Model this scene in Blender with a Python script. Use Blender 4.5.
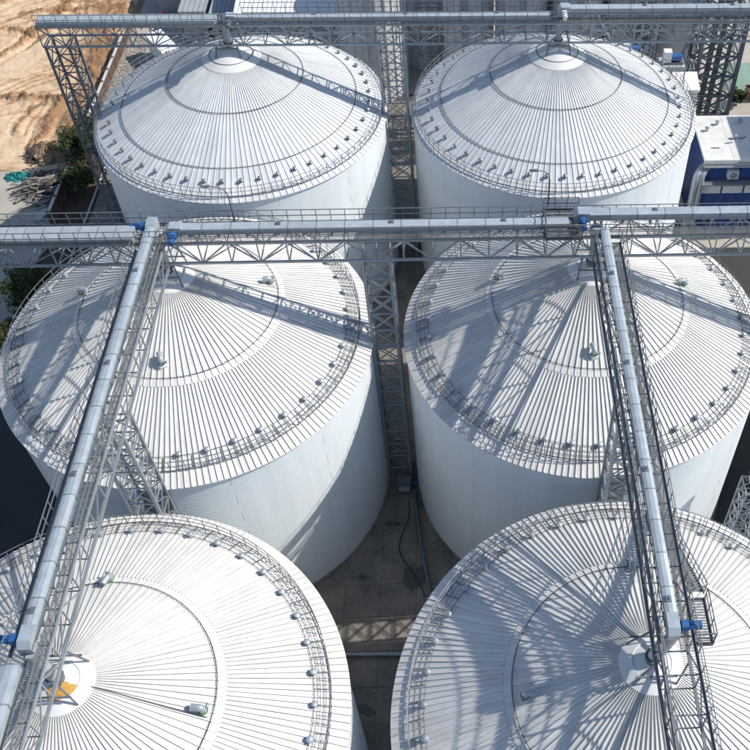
import bpy, bmesh, math, random
from mathutils import Vector, Matrix
random.seed(11)
R_ = math.radians
S = bpy.context.scene
for o in list(bpy.data.objects): bpy.data.objects.remove(o)

# ------------------------------------------------------------------ camera
PITCH, ROLL, YAW, CAMZ, FPX, CX, CY = .8672, .024, .0602, 72.477, 933.92, 499.72, 375.14
fw = Vector((math.sin(YAW)*math.cos(PITCH), math.cos(YAW)*math.cos(PITCH), -math.sin(PITCH)))
rt = Vector((math.cos(YAW), -math.sin(YAW), 0)); up = rt.cross(fw)
r2 = rt*math.cos(ROLL)+up*math.sin(ROLL); u2 = -rt*math.sin(ROLL)+up*math.cos(ROLL)
cam = bpy.data.cameras.new('camera'); co = bpy.data.objects.new('camera', cam)
S.collection.objects.link(co)
M = Matrix((r2, u2, -fw)).transposed().to_4x4(); M.translation = (0, 0, CAMZ)
co.matrix_world = M
cam.sensor_width = 36; cam.lens = FPX*36/750
cam.shift_x = -(CX-375)/750; cam.shift_y = (CY-375)/750
cam.clip_end = 6000; cam.clip_start = .5
S.camera = co
# ------------------------------------------------------------------ sky, sun, exposure
SUN_EL, SUN_AZ = R_(43.0), R_(87.0)          # azimuth clockwise from +Y
w = bpy.data.worlds.new('World'); S.world = w; w.use_nodes = True
nt = w.node_tree; bg = nt.nodes['Background']
sky = nt.nodes.new('ShaderNodeTexSky'); sky.sky_type = 'NISHITA'; sky.sun_disc = False
sky.sun_elevation = SUN_EL; sky.sun_rotation = SUN_AZ; sky.altitude = 100
sky.air_density = 1.0; sky.dust_density = .5; sky.ozone_density = 1.6
nt.links.new(sky.outputs[0], bg.inputs[0]); bg.inputs[1].default_value = .12
sl = bpy.data.lights.new('sun', 'SUN'); sl.energy = 4.3; sl.angle = R_(.53); sl.color = (1, .955, .88)
so = bpy.data.objects.new('sun', sl); S.collection.objects.link(so)
sd = Vector((math.sin(SUN_AZ)*math.cos(SUN_EL), math.cos(SUN_AZ)*math.cos(SUN_EL), math.sin(SUN_EL)))
so.rotation_euler = sd.to_track_quat('Z', 'Y').to_euler(); so.location = (60, 40, 90)
S.view_settings.view_transform = 'Standard'; S.view_settings.look = 'None'
S.view_settings.gamma = 1; S.view_settings.use_curve_mapping = False
S.view_settings.exposure = .32
S.render.engine = 'CYCLES'; S.cycles.max_bounces = 6

# ------------------------------------------------------------------ materials
MATS = {}
def mat(name, col, rough=.6, metal=0., var=.12, scale=.6, rnd=0., bump=0., bscale=20., col2=None, stretch=(1, 1, 1), spec=.5, detail=6, streak=0., sscale=(.35, 5, 1)):
    m = bpy.data.materials.new(name); m.use_nodes = True
    n, l = m.node_tree.nodes, m.node_tree.links
    b = n['Principled BSDF']; b.inputs['Roughness'].default_value = rough; b.inputs['Metallic'].default_value = metal
    b.inputs['Specular IOR Level'].default_value = spec
    geo = n.new('ShaderNodeNewGeometry')
    mp = n.new('ShaderNodeMapping'); mp.inputs['Scale'].default_value = stretch
    l.new(geo.outputs['Position'], mp.inputs[0])
    no = n.new('ShaderNodeTexNoise'); no.inputs['Scale'].default_value = scale; no.inputs['Detail'].default_value = detail
    no.inputs['Roughness'].default_value = .62
    l.new(mp.outputs[0], no.inputs['Vector'])
    rp = n.new('ShaderNodeValToRGB'); e = rp.color_ramp.elements
    e[0].position, e[1].position = .3, .72
    c2 = col2 or tuple(max(0, c*(1-2*var)) for c in col)
    e[0].color = (*c2, 1); e[1].color = (*col, 1)
    l.new(no.outputs['Fac'], rp.inputs[0]); out = rp.outputs[0]
    if rnd:
        oi = n.new('ShaderNodeObjectInfo'); mr = n.new('ShaderNodeMapRange')
        mr.inputs['To Min'].default_value = 1-rnd; mr.inputs['To Max'].default_value = 1.0
        l.new(oi.outputs['Random'], mr.inputs['Value'])
        mx = n.new('ShaderNodeMix'); mx.data_type = 'RGBA'; mx.blend_type = 'MULTIPLY'; mx.inputs['Factor'].default_value = 1
        l.new(out, mx.inputs['A']); l.new(mr.outputs[0], mx.inputs['B']); out = mx.outputs['Result']
    if streak:                                   # dust and water streaks that run along each sheet
        tc = n.new('ShaderNodeTexCoord'); o2 = n.new('ShaderNodeObjectInfo')
        ml = n.new('ShaderNodeMath'); ml.operation = 'MULTIPLY'; ml.inputs[1].default_value = 91.7; l.new(o2.outputs['Random'], ml.inputs[0])
        va = n.new('ShaderNodeVectorMath'); va.operation = 'ADD'; l.new(tc.outputs['Object'], va.inputs[0]); l.new(ml.outputs[0], va.inputs[1])
        ms = n.new('ShaderNodeMapping'); ms.inputs['Scale'].default_value = sscale; l.new(va.outputs[0], ms.inputs[0])
        ns = n.new('ShaderNodeTexNoise'); ns.inputs['Scale'].default_value = 1.; ns.inputs['Detail'].default_value = 7; ns.inputs['Roughness'].default_value = .7
        l.new(ms.outputs[0], ns.inputs['Vector'])
        mr2 = n.new('ShaderNodeMapRange'); mr2.inputs['From Min'].default_value = .46; mr2.inputs['From Max'].default_value = .78; mr2.inputs['To Max'].default_value = streak
        l.new(ns.outputs['Fac'], mr2.inputs['Value'])
        m2 = n.new('ShaderNodeMix'); m2.data_type = 'RGBA'; m2.inputs['B'].default_value = (col[0]*.62, col[1]*.58, col[2]*.52, 1)
        l.new(mr2.outputs[0], m2.inputs['Factor']); l.new(out, m2.inputs['A']); out = m2.outputs['Result']
    l.new(out, b.inputs['Base Color'])
    rr = n.new('ShaderNodeMapRange'); rr.inputs['To Min'].default_value = max(.05, rough-.12); rr.inputs['To Max'].default_value = min(1, rough+.12)
    l.new(no.outputs['Fac'], rr.inputs['Value']); l.new(rr.outputs[0], b.inputs['Roughness'])
    if bump:
        n2 = n.new('ShaderNodeTexNoise'); n2.inputs['Scale'].default_value = bscale; n2.inputs['Detail'].default_value = 5
        l.new(mp.outputs[0], n2.inputs['Vector'])
        bp = n.new('ShaderNodeBump'); bp.inputs['Strength'].default_value = bump; bp.inputs['Distance'].default_value = .05
        l.new(n2.outputs['Fac'], bp.inputs['Height']); l.new(bp.outputs[0], b.inputs['Normal'])
    MATS[name] = m
    return m
mat('roof_white', (.74, .733, .715), .5, var=.07, scale=.5, rnd=.13, spec=.4, streak=.75)
mat('roof_blue', (.68, .70, .715), .5, var=.07, scale=.5, rnd=.12, spec=.4, streak=.6)
mat('cap_white', (.68, .68, .665), .5, var=.03, scale=1.5)
mat('wall_white', (.76, .805, .825), .42, var=.05, scale=.9, rnd=.02, stretch=(1, 1, .08))
mat('seam', (.55, .61, .64), .5)
mat('galv', (.36, .395, .425), .42, metal=.4, var=.10, scale=1.2, rnd=.14)
mat('galv_dark', (.19, .21, .235), .5, metal=.25, var=.12, scale=1.5, rnd=.2)
mat('housing', (.46, .525, .57), .42, metal=.2, var=.10, scale=1.6, rnd=.12, streak=.5, sscale=(1.2, 2.5, 1))
mat('hood', (.42, .475, .50), .5, metal=.2, var=.10, scale=1.4, rnd=.1)
mat('grate', (.26, .275, .29), .55, metal=.3, rnd=.1)
mat('rail', (.24, .26, .28), .45, metal=.4)
mat('rail_dark', (.10, .11, .125), .5)
mat('vent', (.32, .355, .39), .4, metal=.45, var=.1, rnd=.2)
mat('vent_pale', (.42, .465, .505), .4, metal=.3, var=.08, rnd=.15)
mat('cable', (.02, .021, .024), .7)
mat('blue', (.025, .13, .37), .5, col2=(.02, .07, .2), scale=5)
mat('blue_dark', (.016, .06, .23), .55, var=.2, scale=1.5)
mat('green', (.16, .36, .10), .5)
mat('white', (.78, .78, .77), .5, var=.05)
mat('dirty_white', (.70, .69, .66), .7, var=.12, scale=.8)
mat('black', (.012, .012, .014), .7)
mat('dark_hole', (.02, .02, .02), .9)
mat('grain', (.62, .36, .09), .9, var=.2, scale=6, bump=.6, bscale=40)
mat('asphalt', (.046, .047, .049), .85, var=.16, scale=.35, bump=.3, bscale=30)
mat('concrete', (.28, .245, .20), .85, col2=(.12, .11, .10), scale=.42, rnd=.10, bump=.2, bscale=14)
mat('wet', (.085, .08, .075), .45, var=.2, scale=2)
mat('joint', (.07, .065, .06), .9)
mat('concrete_pale', (.42, .385, .33), .85, var=.12, scale=.25, bump=.25, bscale=8)
mat('paving_grey', (.30, .30, .30), .85, var=.12, scale=.3, bump=.2, bscale=10)
mat('soil', (.32, .225, .14), .95, var=.22, scale=.12, bump=.8, bscale=5)
mat('bed_soil', (.095, .065, .045), .95, var=.25, scale=.8, bump=.9, bscale=8)
mat('kerb', (.55, .54, .52), .8)
mat('brick_red', (.13, .08, .06), .9, var=.2, scale=2)
mat('leaf_a', (.07, .10, .03), .65, var=.32, scale=2.2, spec=.3)
mat('leaf_b', (.075, .085, .03), .65, var=.3, scale=1.2, spec=.3)
mat('bark', (.09, .065, .045), .9)
mat('teal', (.02, .27, .27), .6, var=.25, scale=2)
mat('red', (.50, .03, .05), .6, var=.2, scale=2)
mat('plank', (.36, .33, .30), .85, var=.3, scale=.5, rnd=.3)
mat('plank_dark', (.10, .085, .075), .85, var=.3, scale=.7)
mat('galv_silo', (.78, .79, .80), .45, metal=.12, var=.14, scale=.8, rnd=.1)
mat('roof_grey', (.36, .38, .40), .6, var=.08, scale=.6, rnd=.08)
mat('roof_black', (.035, .037, .042), .7, var=.2, scale=.6)
mat('louvre', (.50, .55, .58), .5, rnd=.1)
mat('green_pad', (.22, .33, .26), .8, var=.15)
mat('rust', (.24, .10, .05), .8, var=.25, scale=3)
mat('glass', (.05, .07, .09), .12)

def sand_material():
    m = bpy.data.materials.new('sand'); m.use_nodes = True
    n, l = m.node_tree.nodes, m.node_tree.links; b = n['Principled BSDF']; b.inputs['Roughness'].default_value = .95
    b.inputs['Specular IOR Level'].default_value = .1
    geo = n.new('ShaderNodeNewGeometry'); at = n.new('ShaderNodeAttribute'); at.attribute_name = 'damp'
    n1 = n.new('ShaderNodeTexNoise'); n1.inputs['Scale'].default_value = .35; n1.inputs['Detail'].default_value = 10; n1.inputs['Roughness'].default_value = .7
    l.new(geo.outputs['Position'], n1.inputs['Vector'])
    ad = n.new('ShaderNodeMath'); ad.operation = 'MULTIPLY_ADD'; ad.inputs[1].default_value = .75
    l.new(n1.outputs['Fac'], ad.inputs[0]); l.new(at.outputs['Fac'], ad.inputs[2])
    rp = n.new('ShaderNodeValToRGB'); e = rp.color_ramp.elements
    e[0].position, e[0].color = .25, (.66, .51, .355, 1); e[1].position, e[1].color = .95, (.27, .16, .09, 1)
    x = e.new(.55); x.color = (.53, .38, .24, 1)
    mp = n.new('ShaderNodeMapping'); mp.inputs['Rotation'].default_value = (0, 0, R_(-58)); mp.inputs['Scale'].default_value = (.22, 2.6, 1)
    l.new(geo.outputs['Position'], mp.inputs[0])
    n4 = n.new('ShaderNodeTexNoise'); n4.inputs['Scale'].default_value = .9; n4.inputs['Detail'].default_value = 7; n4.inputs['Roughness'].default_value = .7; n4.inputs['Distortion'].default_value = 1.2
    l.new(mp.outputs[0], n4.inputs['Vector'])
    m4 = n.new('ShaderNodeMapRange'); m4.inputs['From Min'].default_value = .52; m4.inputs['From Max'].default_value = .74; m4.inputs['To Max'].default_value = .42
    l.new(n4.outputs['Fac'], m4.inputs['Value'])
    a2 = n.new('ShaderNodeMath'); a2.operation = 'ADD'; l.new(ad.outputs[0], a2.inputs[0]); l.new(m4.outputs[0], a2.inputs[1])
    l.new(a2.outputs[0], rp.inputs[0]); l.new(rp.outputs[0], b.inputs['Base Color'])
    n2 = n.new('ShaderNodeTexNoise'); n2.inputs['Scale'].default_value = 3; n2.inputs['Detail'].default_value = 8
    l.new(geo.outputs['Position'], n2.inputs['Vector'])
    bp = n.new('ShaderNodeBump'); bp.inputs['Strength'].default_value = .6; bp.inputs['Distance'].default_value = .12
    l.new(n2.outputs['Fac'], bp.inputs['Height']); l.new(bp.outputs[0], b.inputs['Normal'])
    MATS['sand'] = m
sand_material()

# ------------------------------------------------------------------ mesh helpers
LNK = S.collection.objects.link
class MB:
    def __init__(s): s.v = []; s.f = []
    def add(s, vs, fs):
        k = len(s.v); s.v += [tuple(v) for v in vs]; s.f += [tuple(i+k for i in f) for f in fs]; return s
    def box(s, c, d, rz=0, M=None):
        x, y, z = d[0]/2, d[1]/2, d[2]/2
        vs = [Vector((a*x, b*y, e*z)) for a in (-1, 1) for b in (-1, 1) for e in (-1, 1)]
        m = M or Matrix.Rotation(rz, 3, 'Z')
        return s.add([Vector(c)+m @ v for v in vs], [(0, 1, 3, 2), (4, 6, 7, 5), (0, 4, 5, 1), (2, 3, 7, 6), (0, 2, 6, 4), (1, 5, 7, 3)])
    def bar(s, a, b, wd, h=None, upv=(0, 0, 1)):
        a, b = Vector(a), Vector(b); d = (b-a); L = d.length; d.normalize(); u = Vector(upv)
        if abs(d.dot(u)) > .98: u = Vector((0, 1, 0))
        x = d.cross(u).normalized(); z = x.cross(d)
        return s.box((a+b)/2, (wd, L, h or wd), M=Matrix((x, d, z)).transposed())
    def tube(s, pts, r, n=8, cap=True):
        pts = [Vector(p) for p in pts]; rs = r if isinstance(r, (list, tuple)) else [r]*len(pts)
        k = len(s.v); pu = None
        for i, p in enumerate(pts):
            d = (pts[min(i+1, len(pts)-1)]-pts[max(i-1, 0)]).normalized()
            if pu is None: pu = Vector((0, 0, 1)) if abs(d.z) < .9 else Vector((1, 0, 0))
            x = d.cross(pu).normalized(); y = x.cross(d).normalized(); pu = y
            for j in range(n):
                t = 2*math.pi*j/n; s.v.append(tuple(p+(x*math.cos(t)+y*math.sin(t))*rs[i]))
        for i in range(len(pts)-1):
            for j in range(n):
                s.f.append((k+i*n+j, k+i*n+(j+1) % n, k+(i+1)*n+(j+1) % n, k+(i+1)*n+j))
        if cap:
            s.f.append(tuple(k+j for j in range(n))[::-1]); s.f.append(tuple(k+(len(pts)-1)*n+j for j in range(n)))
        return s
    def lathe(s, prof, n=32, c=(0, 0, 0), closed=False):
        k = len(s.v); m = len(prof)
        for j in range(n):
            t = 2*math.pi*j/n
            for r, z in prof: s.v.append((c[0]+r*math.cos(t), c[1]+r*math.sin(t), c[2]+z))
        for j in range(n):
            q = (j+1) % n
            for i in range(m if closed else m-1):
                i2 = (i+1) % m
                s.f.append((k+j*m+i, k+q*m+i, k+q*m+i2, k+j*m+i2))
        return s
    def ring(s, rho, z, r, n=96, sides=5):
        return s.lathe([(rho+r*math.cos(2*math.pi*i/sides), z+r*math.sin(2*math.pi*i/sides)) for i in range(sides)], n, closed=True)
    def mesh(s, name, m, smooth=False):
        me = bpy.data.meshes.new(name); me.from_pydata(s.v, [], s.f)
        bm = bmesh.new(); bm.from_mesh(me); bmesh.ops.recalc_face_normals(bm, faces=bm.faces); bm.to_mesh(me); bm.free()
        for mm in (m if isinstance(m, (list, tuple)) else [m]): me.materials.append(MATS[mm])
        if smooth:
            for p in me.polygons: p.use_smooth = True
            me.set_sharp_from_angle(angle=R_(38))
        return me
LOC = {}
def TH(name, label, cat, loc=(0, 0, 0), group=None):
    o = bpy.data.objects.new(name, None); LNK(o); o.empty_display_size = .3
    o.location = loc; o['label'] = label; o['category'] = cat
    if group: o['group'] = group
    LOC[o] = Vector(loc); return o
def OB(name, me, parent=None, m=None):
    """part with local matrix m (relative to its parent)"""
    o = bpy.data.objects.new(name, me); LNK(o)
    if parent is not None: o.parent = parent
    if m is not None: o.matrix_basis = m
    return o
def TAG(o, label, cat, group=None):
    o['label'] = label; o['category'] = cat
    if group: o['group'] = group
    return o
def STRUCT(o): o['kind'] = 'structure'; return o
CUBES = {}
def cube(m):
    if m not in CUBES: CUBES[m] = MB().box((0, 0, 0), (1, 1, 1)).mesh('bar_'+m, m)
    return CUBES[m]
def BAR(name, parent, a, b, wd, h=None, m='galv', off=(0, 0, 0)):
    a, b = Vector(a)-Vector(off), Vector(b)-Vector(off); d = b-a; L = d.length; d.normalize(); u = Vector((0, 0, 1))
    if abs(d.dot(u)) > .98: u = Vector((0, 1, 0))
    x = d.cross(u).normalized(); z = x.cross(d)
    mm = Matrix((x*wd, d*L, z*(h or wd))).transposed().to_4x4(); mm.translation = (a+b)/2
    return OB(name, cube(m), parent, mm)
T = Matrix.Translation
def RZ(a): return Matrix.Rotation(a, 4, 'Z')

# ------------------------------------------------------------------ ground
def sheet(name, x0, x1, y0, y1, z, m):
    return STRUCT(OB(name, MB().add([(x0, y0, z), (x1, y0, z), (x1, y1, z), (x0, y1, z)], [(0, 1, 2, 3)]).mesh(name, m)))
sheet('ground', -1500, 1500, -1500, 1500, -.06, 'soil')
yard = sheet('yard', -43.6, 26, -10, 112, -.03, 'joint')
slab = MB().box((0, 0, -.02), (2.97, 2.97, .05)).mesh('slab', 'concrete')
for i in range(23):                       # concrete slabs that show between the silos
    for j in range(40):
        x, y = -41.9+3*i, -8.2+3*j
        vis = (-14 < x < 3 and 18 < y < 112) or (x > 20 and y > 78) or (-43 < x < -32 and 60 < y < 112) or (24 < y < 46 and -3 < x < 19)
        if vis and sum(1 for ox in range(1) if True):
            if any(math.hypot(x-cx, y-cy) < 11.5 for cx in (-21.04, 9.56) for cy in (19.88, 50.07, 80.27)): continue
            OB('slab', slab, yard, T((x, y, random.uniform(-.006, .006))) @ RZ(random.choice((0, 1, 2, 3))*math.pi/2))
sheet('side_road', -60, -34.6, -60, 64.5, -.026, 'asphalt')
sheet('pavement', -78, -47.7, 64.5, 96, -.022, 'concrete_pale')
sheet('service_lane', -43.75, -34, 64.5, 112, -.018, 'asphalt')
sheet('planting_bed', -47.3, -43.95, 64.5, 104, -.014, 'bed_soil')
sheet('right_road', 22.5, 90, -40, 80, -.022, 'asphalt')
sheet('site_yard', 26, 90, 80, 200, -.02, 'concrete_pale')
sheet('rear_yard', -47.2, 26, 112, 200, -.034, 'concrete_pale')
sheet('green_pad', 36.5, 44, 112, 119, -.01, 'green_pad')
for nm, a, b in (('kerb', (-43.85, 64.5, .05), (-43.85, 104, .05)), ('kerb', (-47.6, 64.5, .05), (-47.6, 87, .05))):
    TAG(BAR(nm, None, a, b, .18, .16, 'kerb'), 'pale kerb of the planting bed, %s' % ('beside the dark service lane' if a[0] > -45 else 'beside the pale pavement'), 'kerb')

def seg_d(px, py, a, b):
    ax, ay = a; bx, by = b; dx, dy = bx-ax, by-ay
    t = max(0, min(1, ((px-ax)*dx+(py-ay)*dy)/(dx*dx+dy*dy)))
    return math.hypot(px-ax-t*dx, py-ay-t*dy), t
def sand_site():
    from mathutils import noise
    x0, x1, y0, y1, st = -92, -48.2, 94, 150, .22
    nx, ny = int((x1-x0)/st)+1, int((y1-y0)/st)+1
    RID = [((-71, 109), (-61, 128), .55, .5), ((-61, 128), (-58, 138), .6, .5), ((-68, 111.8), (-53, 111.2), .5, .6),
           ((-52.5, 112), (-54, 101), .5, .4), ((-66, 128.5), (-50, 130.5), .6, .4), ((-80, 126), (-66, 139), .6, .5),
           ((-50, 100), (-50.5, 136), .8, .3), ((-80, 117), (-70, 127), .5, .35), ((-64, 134), (-50, 136), .5, .3), ((-56.5, 104), (-56, 110), .4, .3)]
    vs, dm = [], []
    for j in range(ny):
        for i in range(nx):
            x, y = x0+i*st, y0+j*st
            nz = noise.noise((x*.16, y*.16, 0)); n2 = noise.noise((x*.6, y*.6, 3)); n3 = noise.noise((x*1.7, y*1.7, 7)); n5 = noise.noise((x*3.1, y*3.1, 5))
            wx = x+1.1*noise.noise((x*.22, y*.22, 9)); wy = y+1.1*noise.noise((x*.22, y*.22, 19))
            z = .10*nz+.09*n2+.08*n3+.05*n5; d = .25*max(0, nz)+.12*n2+.10*n5
            for a, b, wd, h in RID:
                q, t = seg_d(wx, wy, a, b)
                g = math.exp(-(q/wd)**2)
                if g > .02: z += h*g*(.5+1.2*n2+1.6*abs(n3)+1.2*n5); d += .55*g*(1+.9*n5)
                g2 = math.exp(-((q-2.4*wd)/(.5*wd))**2); z -= .16*g2; d += .12*g2
            for k in range(9):                           # tyre ruts running across the site
                u = (wx*(.5+.09*(k % 4))-wy*.85*(1 if k % 3 else -.35))+k*5.17+2.2*math.sin(wy*.05+k)
                for e in (0, 2.0):
                    q = abs((u+e+40) % 46.5-8)
                    if q < .9: z += -.11*math.exp(-(q/.22)**2)+.05*math.exp(-((q-.45)/.16)**2); d += .30*math.exp(-(q/.25)**2)
            d += .32*max(0, min(1, (x+58+2*n2)/6))*max(0, min(1, (y-99)/4))*(.7+.8*nz)
            edge = min((x-x0), (x1-x)*2, (y-y0)*1.0, (y1-y)); f = max(0, min(1, (edge-(1.3+1.6*n2+1.6*nz+.5*n3 if y < 100 else 0))/1.6))
            z = z*f+.08*f-.13*(1-f)
            vs.append((x, y, z+.05)); dm.append(max(0, min(1, d)))
    fs = [(j*nx+i, j*nx+i+1, (j+1)*nx+i+1, (j+1)*nx+i) for j in range(ny-1) for i in range(nx-1)]
    me = bpy.data.meshes.new('sand_site'); me.from_pydata(vs, [], fs); me.materials.append(MATS['sand'])
    at = me.attributes.new('damp', 'FLOAT', 'POINT'); at.data.foreach_set('value', dm)
    for p in me.polygons: p.use_smooth = True
    STRUCT(OB('sand_site', me))
sand_site()

# ------------------------------------------------------------------ grain silos
SR, SH, SP = 14.0, 18.87, 7.066           # radius, eave height, roof rise
SLOPE = SP/SR; NRM = Vector((SLOPE, 0, 1)).normalized()      # roof normal in the radial plane
def rz_(rho): return SH+SP*(1-rho/SR)
def roof_panel(n, ra, rb, ribh, ribw, m, lip=0.):
    """one wedge of roof sheet with a standing seam along its edge; points along +X"""
    a = math.pi/n; mb = MB(); g = .003
    def pt(rho, t, h): return (rho*math.cos(t), rho*math.sin(t), rz_(rho)+h)
    mid = [ra+(rb-ra)*k/2 for k in range(3)]
    vs = []
    for rho in mid:
        t2 = min(a*.55, ribw/2/rho); tg = min(a*.3, .02/rho); sag = -.012
        vs += [pt(rho, -a+t2, 0), pt(rho, 0, sag), pt(rho, a-t2-tg, 0), pt(rho, a-t2-tg*.9, -.07), pt(rho, a-t2, -.07),
               pt(rho, a-t2*.8, ribh), pt(rho, a+t2*.8, ribh), pt(rho, a+t2, 0)]
    fs = []; c = 8
    for k in range(2):
        for i in range(c-1): fs.append((k*c+i, k*c+i+1, (k+1)*c+i+1, (k+1)*c+i))
    e = len(vs)
    for i in range(c): vs.append((vs[2*c+i][0], vs[2*c+i][1], rz_(rb)-.1))
    for i in range(c-1): fs.append((2*c+i, 2*c+1+i, e+i+1, e+i))
    return mb.add(vs, fs).mesh('roof_panel', m)
NSEG = 120
def wall_course(h):
    pr = [(SR, 0)]
    for k in range(3):
        z = h*(k+.5)/3; pr += [(SR, z-.022), (SR+.0012, z-.008), (SR+.0012, z+.008), (SR, z+.022)]
    pr += [(SR, h)]
    return MB().lathe(pr, NSEG).mesh('wall_course', 'wall_white', True)
NC = 16; CH = (SH-.12)/NC
M_course = wall_course(CH)
M_seam = MB().box((SR+.001, 0, CH/2), (.01, .03, CH)).mesh('plate_seam', 'seam')
M_under = MB().lathe([(SR-.02, SH-.2), (SR-.02, SH-.16), (.9, rz_(.9)-.16), (.05, rz_(.9)-.16)], 72).mesh('roof_deck', 'roof_white')
M_eave = MB().lathe([(SR-.02, SH-.16), (SR+.12, SH-.16), (SR+.12, SH-.085), (SR-.02, SH-.085)], NSEG, closed=True).mesh('eave_ring', 'roof_blue', True)
PAN = {}
PAN['out'] = roof_panel(200, .555*SR, SR+.16, .085, .05, 'roof_white')
PAN['in'] = roof_panel(100, .10*SR, .5535*SR, .09, .055, 'roof_white')
PAN['A1'] = roof_panel(144, .185*SR, .455*SR, .05, .05, 'roof_blue')
PAN['A2'] = roof_panel(144, .457*SR, .80*SR, .055, .055, 'roof_blue')
PAN['A3'] = roof_panel(144, .802*SR, SR+.16, .06, .06, 'roof_blue')
def band_mesh(ra, rb, h, m):
    return MB().lathe([(ra, rz_(ra)-.03), (ra, rz_(ra)+h), (rb, rz_(rb)+h), (rb, rz_(rb)-.03)], NSEG, closed=True).mesh('band', m, True)
M_band = band_mesh(.522*SR, .5545*SR, .03, 'roof_white')
M_bandseam = MB().box((.538*SR, 0, rz_(.538*SR)+.032), (.58, .03, .012), M=Matrix.Rotation(math.atan(SLOPE), 3, 'Y')).mesh('band_seam', 'seam')
M_cap = MB().lathe([(.122*SR, rz_(.122*SR)-.04), (.122*SR, rz_(.122*SR)+.11), (.075*SR, rz_(.075*SR)+.12), (.072*SR, rz_(.075*SR)+.05)], 64).mesh('peak_ring', 'cap_white', True)
M_cap_in = MB().lathe([(.074*SR, rz_(.074*SR)+.06), (.02*SR, rz_(.02*SR)+.02), (.0, rz_(0)+.02)], 48).mesh('peak_cone', 'cap_white', True)
M_capA = MB().lathe([(.195*SR, rz_(.195*SR)-.04), (.195*SR, rz_(.195*SR)+.07), (.145*SR, rz_(.145*SR)+.08), (.02*SR, rz_(.02*SR)+.08), (0, rz_(0)+.06)], 72).mesh('peak_cone', 'cap_white', True)
M_cableB = MB().ring(.519*SR, rz_(.519*SR)+.11, .024, 120).mesh('ring_cable', 'cable')
M_cableV = MB().ring(.872*SR, rz_(.872*SR)+.12, .022, 120).mesh('vent_cable', 'rail_dark')
M_cA = [MB().ring(k*SR, rz_(k*SR)+.10, .028, 120).mesh('ring_cable', 'cable') for k in (.142, .455, .8)]
def ring_rail(rho, hgt, npost, m, rr=.026, kick=True):
    mb = MB(); z = rz_(rho)+.08
    for h in (hgt, hgt*.55): mb.ring(rho, z+h, rr, 120, 5)
    if kick: mb.lathe([(rho-.012, z+.02), (rho+.012, z+.02), (rho+.012, z+.14), (rho-.012, z+.14)], 120, closed=True)
    for i in range(npost):
        t = 2*math.pi*i/npost
        mb.box((rho*math.cos(t), rho*math.sin(t), z-.05+hgt/2), (.045, .045, hgt+.1), rz=t)
    return mb.mesh('guard_railing', m)
M_railB = ring_rail(.938*SR, 1.05, 80, 'rail')
M_railA = ring_rail(.98*SR, 1.0, 96, 'rail')
def ring_treads(n, ra, rb):
    mb = MB()
    for i in range(n):
        t = 2*math.pi*(i+.5)/n; h = .10
        mb.bar((ra*math.cos(t), ra*math.sin(t), rz_(ra)+h), (rb*math.cos(t), rb*math.sin(t), rz_(rb)+h), .05, .05)
    for k in (.895, .917):
        mb.ring(k*SR, rz_(k*SR)+.12, .018, 120, 4)
    return mb.mesh('tread_bars', 'rail')
M_treadB = ring_treads(80, .875*SR, .938*SR)
def vent_mesh(tilt, sc, vm):
    mb = MB()
    mb.lathe([(.21, -.12), (.21, .06), (.16, .07), (.16, .34)], 12)
    mb.lathe([(.16, .33), (.30, .31), (.32, .38), (.30, .47), (.20, .55), (0, .58)], 14)
    mb.lathe([(.335, .36), (.335, .40)], 14)
    m = Matrix.Rotation(tilt, 4, 'Y') @ Matrix.Scale(sc, 4)
    mb.v = [tuple(m @ Vector(v)) for v in mb.v]
    return mb.mesh('roof_vent', vm, True)
M_vent = vent_mesh(.28, .66, 'vent_pale')
M_ventA = vent_mesh(.32, .60, 'vent')
def fan_meshes():
    b = MB().box((0, 0, .08), (.85, .85, .30)).lathe([(.36, .2), (.36, .42)], 16).mesh('fan_curb', 'white')
    g = MB().lathe([(.40, .42), (.44, .42), (.44, .52), (.36, .52)], 18).mesh('fan_flange', 'green', True)
    mb = MB(); pts = [(0, 0, .5), (0, 0, .72)]
    for k in range(6):
        t = R_(18*k); pts.append((-.42*(1-math.cos(t)), 0, .72+.42*math.sin(t)))
    pts += [(-.95, 0, 1.14)]
    mb.tube(pts, .34, 16, cap=False)
    mb.tube([(-.95, 0, 1.14), (-1.02, 0, 1.14)], .37, 16)
    e = mb.mesh('fan_elbow', 'vent_pale', True)
    mt = MB().tube([(.3, .18, .75), (.3, .62, .75)], .15, 10).mesh('fan_motor', 'vent', True)
    return b, g, e, mt
FAN = fan_meshes()

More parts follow.
